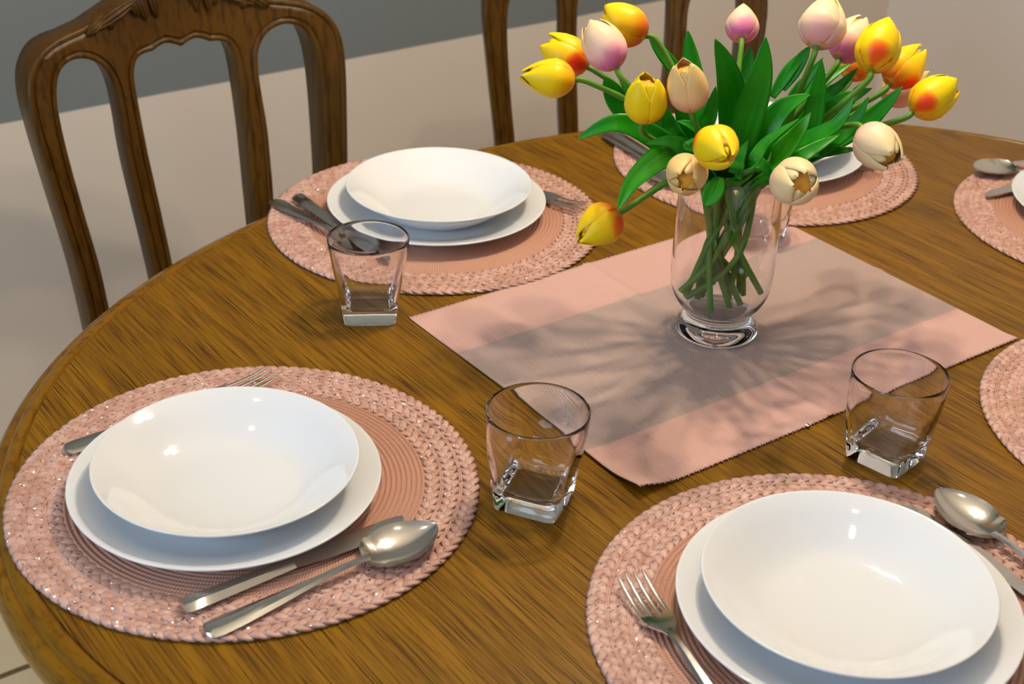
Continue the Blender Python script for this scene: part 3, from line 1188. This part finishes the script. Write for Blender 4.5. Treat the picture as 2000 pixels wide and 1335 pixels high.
def petal_mesh(rad, open_, inner, seed):
    rnd = random.Random(seed)
    nu, nv = 20, 14
    mb = MB()
    vs, uvs = [], []
    curl = rnd.uniform(-0.06, 0.10)
    skew = rnd.uniform(-0.10, 0.10)
    hgt = (1.0 if not inner else 0.95) * rnd.uniform(0.97, 1.03)
    for i in range(nu + 1):
        t = i / nu
        w = math.radians(67) * (1 - max(0.0, (t - 0.40) / 0.61) ** 2.3) ** 0.62 * (0.75 + 0.25 * min(1, t / 0.3))
        R = lerp_tab(t, RT)
        if t > 0.4:
            R = R + (t - 0.4) / 0.6 * open_
        R += curl * max(0.0, t - 0.8)
        for j in range(nv + 1):
            s = -1 + 2 * j / nv
            a = s * w + skew * max(0, t - 0.5)
            off = (-0.0016 if inner else 0.0) + (0.0010 - 0.0022 * s * s) * (0.5 if inner else 1.0) * min(1, t * 4)
            rr = max(0.0006, R * rad + off)
            z = t * hgt - 0.012 * s * s * t
            vs.append((rr * math.cos(a), rr * math.sin(a), z))
            uvs.append(((s + 1) / 2, t))
    n = len(vs)
    m = nv + 1
    inn = []
    for p in vs:
        l = math.hypot(p[0], p[1])
        k = max(0.0, l - 0.0006) / max(l, 1e-6)
        inn.append((p[0] * k, p[1] * k, p[2]))
    fs = []
    for i in range(nu):
        for j in range(nv):
            q = (i * m + j, i * m + j + 1, (i + 1) * m + j + 1, (i + 1) * m + j)
            fs += [q, tuple(k + n for k in reversed(q))]
    edge = list(range(m)) + [i * m + nv for i in range(1, nu + 1)] + [nu * m + j for j in range(nv - 1, -1, -1)] + [i * m for i in range(nu - 1, 0, -1)]
    for a, b_ in zip(edge, edge[1:] + edge[:1]):
        fs.append((b_, a, a + n, b_ + n))
    mb.add(vs + inn, fs)
    mb.uv = uvs + uvs
    return mb


PETALS = {}


def petals_for(matname, open_key):
    k = (matname, open_key)
    if k not in PETALS:
        op = {'shut': -0.30, 'mid': -0.10, 'open': 0.03, 'wide': -0.04}[open_key]
        PETALS[k] = ([petal_mesh(1.0 * 0.0215, op, False, 10 + i) for i in range(3)], [petal_mesh(1.0 * 0.0215, op - 0.03, True, 20 + i) for i in range(3)])
        PETALS[k] = tuple([p.mesh('petal', M[matname]) for p in g] for g in PETALS[k])
    return PETALS[k]


core_prof = [(0.0, 0.0), (0.45, 0.05), (0.75, 0.2), (0.86, 0.4), (0.84, 0.55), (0.72, 0.68), (0.55, 0.80), (0.42, 0.85), (0.0, 0.865)]
core_me = MB().lathe([(r * 0.0205, z) for r, z in core_prof], 24).mesh('flower_heart', M['core'])

MOUTH = VC + Vector((0, 0, 0.178))
TUL = []


def leaf_strip(pts, width, root, bright=False, parent=None, start=0.42, fold=0.13, twist=0.0, nrm_up=0.35):
    """strap leaf along 3-D points; width in metres"""
    sp = catmull(pts, 10)
    n = len(sp)
    L = [0]
    for a, b_ in zip(sp[:-1], sp[1:]):
        L.append(L[-1] + (b_ - a).length)
    nv = 8
    vs, uvs = [], []
    for i, p in enumerate(sp):
        a = L[i] / L[-1]
        T = (sp[min(i + 1, n - 1)] - sp[max(i - 1, 0)]).normalized()
        N = ((CAM - p).normalized() * (1 - nrm_up) + Vector((0, 0, 1)) * nrm_up)
        side = T.cross(N)
        if side.length < 1e-4:
            side = T.orthogonal()
        side.normalize()
        side = Matrix.Rotation(twist * (a - 0.3), 3, T) @ side
        N = side.cross(T).normalized()
        if a < 0.45:
            w = start + (1 - start) * math.sin(math.pi / 2 * a / 0.45) ** 1.1
        else:
            w = max(0.0, 1 - ((a - 0.45) / 0.55) ** 2.3) ** 0.8
        w = max(0.02, w) * width / 2
        for j in range(nv + 1):
            s = -1 + 2 * j / nv
            dep = fold * w * (abs(s) ** 1.4)
            vs.append(p + side * (w * s) + N * dep - root)
            uvs.append(((s + 1) / 2, a))
    m = nv + 1
    k = len(vs)
    th = 0.0007
    # underside
    vs2 = []
    for i in range(n):
        for j in range(m):
            p = vs[i * m + j]
            T = (sp[min(i + 1, n - 1)] - sp[max(i - 1, 0)]).normalized()
            N = (vs[i * m + m - 1] - vs[i * m]).normalized().cross(T)
            vs2.append(p - N * th)
    fs = []
    for i in range(n - 1):
        for j in range(nv):
            q = (i * m + j, i * m + j + 1, (i + 1) * m + j + 1, (i + 1) * m + j)
            fs += [q, tuple(x + k for x in reversed(q))]
    edge = list(range(m)) + [i * m + nv for i in range(1, n)] + [(n - 1) * m + j for j in range(nv - 1, -1, -1)] + [i * m for i in range(n - 2, 0, -1)]
    for a, b_ in zip(edge, edge[1:] + edge[:1]):
        fs.append((b_, a, a + k, b_ + k))
    mb = MB().add(vs + vs2, fs)
    mb.uv = uvs + uvs
    return obj('leaf', mb.mesh('leaf', M['leaf_bright' if bright else 'leaf']), parent)


def tulip(label, kind, c, Y, vec, toward, L=0.050, fat=1.0, opn='mid', roll=0.0, bot=None, mouth_k=0.8):
    """c: where the middle of the bloom shows; vec: extent of the bloom axis there; toward +1 nods to the viewer, -1 away"""
    ctr = at(c[0], c[1], Y)
    depth = (ctr - CAM).dot(F_)
    pl = (R_ * vec[0] - U_ * vec[1]) * (depth / FPX)
    q = L * L - pl.length_squared
    vr = (CAM - ctr).normalized()
    ax = pl + vr * (toward * math.sqrt(max(q, 0.0)))
    ax = ax.normalized() * max(L, pl.length)
    Lr = ax.length
    A = ax.normalized()
    base = ctr - ax * 0.5
    # stem: from the bloom into the vase mouth, through the waist, to the vase floor
    out = Vector((base.x - VC.x, base.y - VC.y, 0))
    hd = out.normalized() if out.length > 1e-4 else Vector((1, 0, 0))
    i = len(TUL)
    ja = random.uniform(-0.5, 0.5)
    mth = VC + Matrix.Rotation(ja * 0.5, 3, 'Z') @ hd * (0.046 * mouth_k) + Vector((0, 0, 0.186))
    wst = VC + Vector((random.uniform(-0.016, 0.016), random.uniform(-0.013, 0.013), random.uniform(0.088, 0.118)))
    bang = math.atan2(-hd.y, -hd.x) + random.uniform(-0.7, 0.7)
    brad, bz = random.choice([(0.036, 0.039), (0.030, 0.0335), (0.022, 0.0295), (0.012, 0.0275), (0.033, 0.036), (0.040, 0.047)])
    btm = VC + Vector((math.cos(bang) * brad, math.sin(bang) * brad, bz))
    dist = (base - mth).length
    mid = mth.lerp(base, 0.5) + Vector((0, 0, 0.10 * dist)) - A * 0.06 * dist
    path = catmull([btm, wst, mth, mth.lerp(base - A * min(0.025, dist * 0.25), 0.55) + Vector((0, 0, 0.035 * dist)), base - A * min(0.012, dist * 0.15), base + A * 0.002], 8)
    root = btm.copy()
    t = tag(empty('tulip', root), label, 'tulip', 'artificial tulips in the vase')
    nP = len(path)
    st = MB().tube([p - root for p in path], [0.0031 if k < nP * 0.7 else 0.0027 for k in range(nP)], 10)
    st.uv = None
    obj('stem', st.mesh('stem', M['stem'], sharp=70), t)
    # bloom
    rotq = Vector((0, 0, 1)).rotation_difference(A)
    base_m = Matrix.Translation(base - root) @ rotq.to_matrix().to_4x4()
    outer, inn = petals_for(kind, opn)
    for k in range(3):
        for grp, a0 in ((outer, 0.0), (inn, 60.0)):
            o = obj('petal', grp[k], t)
            o.matrix_local = base_m @ Matrix.Rotation(math.radians(120 * k + a0 + roll), 4, 'Z') @ Matrix.Diagonal((fat, fat, Lr, 1))
    o = obj('flower_heart', core_me, t)
    o.matrix_local = base_m @ Matrix.Diagonal((fat, fat, Lr, 1))
    TUL.append((t, root, path))
    return t


T = {}
T[1] = tulip('yellow tulip farthest left in the bouquet, pointing left with a red blotch on top', 'yellow', (1072, 152), 1.21, (-104, -12), 0.25, 0.048, 0.8, 'shut', 40)
T[2] = tulip('yellow tulip with orange base just above the leftmost bloom, petals flaring', 'fire', (1106, 108), 1.27, (-86, -48), -0.2, 0.047, 0.84, 'open', 10)
T[3] = tulip('pale pink tulip with open tip, between two yellow tulips at upper left', 'pink', (1180, 90), 1.24, (-50, -88), -0.3, 0.048, 0.86, 'open', 30)
T[4] = tulip('yellow tulip with large red flush at the top left of the bouquet', 'fire', (1220, 48), 1.29, (-86, -46), -0.2, 0.047, 0.88, 'open', 75)
T[5] = tulip('upright yellow tulip left of the peach one, small opening at its top', 'yellow', (1261, 195), 1.15, (4, -60), 0.6, 0.044, 0.83, 'wide', 100)
T[6] = tulip('upright peach tulip right of the yellow one, square opening near its tip', 'peach', (1343, 170), 1.15, (-13, -68), 0.6, 0.047, 0.79, 'wide', 85)
T[7] = tulip('single upright pink tulip with magenta base at the top middle', 'pink', (1450, 45), 1.36, (4, -72), -1, 0.044, 0.75, 'shut', 20)
T[8] = tulip('tall cream and pink tulip at upper right, cut by the top frame edge', 'cream', (1608, 43), 1.24, (28, -96), -0.5, 0.052, 0.98, 'shut', 0)
T[9] = tulip('peach pink tulip squeezed behind the cream one at upper right', 'pink', (1662, 76), 1.29, (44, -76), -0.4, 0.049, 0.9, 'shut', 55)
T[10] = tulip('yellow tulip with red base, highest of the yellow ones at the right', 'yellow', (1716, 92), 1.23, (30, -84), -0.4, 0.049, 0.9, 'open', 15)
T[11] = tulip('yellow tulip with orange base in the middle of the right hand cluster', 'fire', (1768, 130), 1.28, (64, -68), -0.3, 0.049, 0.88, 'shut', 70)
T[12] = tulip('peach tulip mostly hidden under the yellow cluster at the right', 'peach', (1768, 168), 1.33, (84, -58), -0.2, 0.052, 0.84, 'shut', 35)
T[13] = tulip('yellow tulip farthest right, with bright red blotch facing front', 'yellow', (1822, 190), 1.24, (84, -58), 0.25, 0.047, 0.86, 'open', 5)
T[14] = tulip('pale pink tulip drooping right towards the plate behind the vase', 'cream', (1714, 285), 1.15, (52, 48), 0.8, 0.048, 0.88, 'wide', 25)
T[15] = tulip('cream tulip with pink edge hanging beside the vase rim, open towards the camera', 'cream', (1553, 355), 1.10, (30, 6), 1, 0.046, 0.92, 'wide', 80)
T[16] = tulip('yellow tulip above the vase rim leaning forward, opening at lower right', 'yellow', (1402, 290), 1.08, (44, 36), 1, 0.047, 0.86, 'shut', 50)
T[17] = tulip('peach tulip touching the vase rim at its left, opening facing front', 'peach', (1341, 341), 1.10, (-6, 26), 1, 0.044, 0.8, 'wide', 10)
T[18] = tulip('yellow and red tulip hanging lowest at the left, above the table', 'fire', (1170, 442), 1.13, (-74, 48), 0.35, 0.045, 0.88, 'shut', 60)
T[19] = tulip('small red tulip base peeking out under the right yellow cluster', 'fire', (1676, 118), 1.36, (30, -60), -0.4, 0.046, 0.80, 'shut', 20)


def leaf(k, pts, wpx, bright=False, from_mouth=True, **kw):
    t, root, path = TUL[k - 1]
    P = [at(*p) for p in pts]
    dep = (P[-2] - CAM).dot(F_)
    if from_mouth:
        d = Vector((P[0].x - VC.x, P[0].y - VC.y, 0))
        d = d.normalized() * min(0.030, d.length) if d.length > 1e-4 else d
        P = [VC + d + Vector((0, 0, 0.165))] + P
    leaf_strip(P, wpx * dep / FPX * 1.18, root, bright, t, **kw)


leaf(18, [(1300, 283, 1.18), (1210, 240, 1.17), (1127, 271, 1.17)], 42, nrm_up=0.2)
leaf(18, [(1322, 300, 1.15), (1244, 345, 1.12), (1206, 410, 1.11)], 50, True, nrm_up=0.3)
leaf(4, [(1366, 230, 1.28), (1352, 140, 1.30), (1343, 58, 1.31)], 40)
leaf(7, [(1434, 270, 1.22), (1425, 160, 1.21), (1397, 76, 1.20)], 52, fold=0.12)
leaf(8, [(1446, 280, 1.19), (1484, 160, 1.18), (1496, 72, 1.18)], 54, fold=0.12)
leaf(6, [(1376, 268, 1.18), (1388, 220, 1.17), (1398, 168, 1.17)], 36)
leaf(3, [(1232, 240, 1.22), (1203, 195, 1.22), (1181, 150, 1.22)], 36, from_mouth=False, start=0.4)
leaf(2, [(1262, 230, 1.25), (1235, 185, 1.25), (1204, 138, 1.25)], 30)
leaf(4, [(1345, 165, 1.30), (1306, 120, 1.295), (1268, 74, 1.29)], 24, from_mouth=False, start=0.5)
leaf(7, [(1444, 180, 1.34), (1456, 140, 1.35), (1466, 92, 1.355)], 24, from_mouth=False, start=0.5)
leaf(10, [(1548, 290, 1.19), (1630, 245, 1.18), (1668, 190, 1.18)], 34, nrm_up=0.5)
leaf(11, [(1604, 290, 1.20), (1662, 246, 1.20), (1697, 188, 1.20)], 32, nrm_up=0.5)
leaf(13, [(1586, 255, 1.24), (1636, 204, 1.23), (1703, 172, 1.23)], 40)
leaf(13, [(1670, 252, 1.25), (1720, 214, 1.25), (1763, 168, 1.25)], 38, start=0.35)
leaf(9, [(1572, 270, 1.20), (1596, 185, 1.20), (1605, 114, 1.20)], 38)
leaf(8, [(1482, 284, 1.19), (1524, 216, 1.19), (1582, 184, 1.19)], 48)
leaf(14, [(1506, 318, 1.16), (1556, 262, 1.15), (1583, 220, 1.15)], 46, True, nrm_up=0.45)
leaf(14, [(1464, 330, 1.14), (1494, 280, 1.14), (1560, 232, 1.145)], 26, nrm_up=0.6)
leaf(15, [(1452, 340, 1.17), (1480, 318, 1.15), (1512, 346, 1.15)], 36)
leaf(16, [(1436, 345, 1.16), (1444, 310, 1.16), (1462, 272, 1.17)], 30)
leaf(14, [(1560, 304, 1.20), (1620, 296, 1.20), (1680, 290, 1.20)], 22)
leaf(8, [(1528, 175, 1.23), (1556, 130, 1.235), (1582, 90, 1.24)], 24, from_mouth=False, start=0.5)
leaf(8, [(1508, 190, 1.23), (1540, 140, 1.235), (1576, 98, 1.24)], 22, from_mouth=False, start=0.5)
leaf(9, [(1546, 200, 1.27), (1580, 150, 1.27), (1608, 112, 1.27)], 24)
leaf(5, [(1372, 270, 1.20), (1350, 245, 1.19), (1322, 236, 1.19)], 28)
leaf(17, [(1350, 300, 1.15), (1310, 276, 1.14), (1262, 280, 1.14)], 40, nrm_up=0.3)
leaf(16, [(1366, 300, 1.13), (1340, 284, 1.12), (1366, 266, 1.12)], 26)
leaf(17, [(1404, 345, 1.18), (1396, 368, 1.175), (1376, 402, 1.17)], 34, True, from_mouth=False, start=0.5)
leaf(5, [(1334, 290, 1.20), (1306, 240, 1.20), (1290, 190, 1.20)], 34)
leaf(6, [(1350, 280, 1.21), (1332, 210, 1.21), (1316, 145, 1.21)], 32)
leaf(9, [(1562, 200, 1.30), (1612, 155, 1.31), (1662, 124, 1.32)], 30)
leaf(11, [(1600, 200, 1.28), (1640, 168, 1.28), (1676, 132, 1.28)], 26)
leaf(12, [(1640, 215, 1.28), (1672, 180, 1.285), (1704, 148, 1.29)], 24)
leaf(15, [(1540, 320, 1.16), (1590, 290, 1.16), (1640, 262, 1.17)], 30)
leaf(3, [(1310, 290, 1.22), (1268, 250, 1.22), (1236, 214, 1.22)], 26)

# light passing through the clear glass reaches the table under it
for o in COL.objects:
    n_ = o.name.split('.')[0]
    if n_ in ('vase', 'tumbler'):
        o.cycles.is_caustics_caster = True
    if n_ in ('cloth', 'tabletop'):
        o.cycles.is_caustics_receiver = True
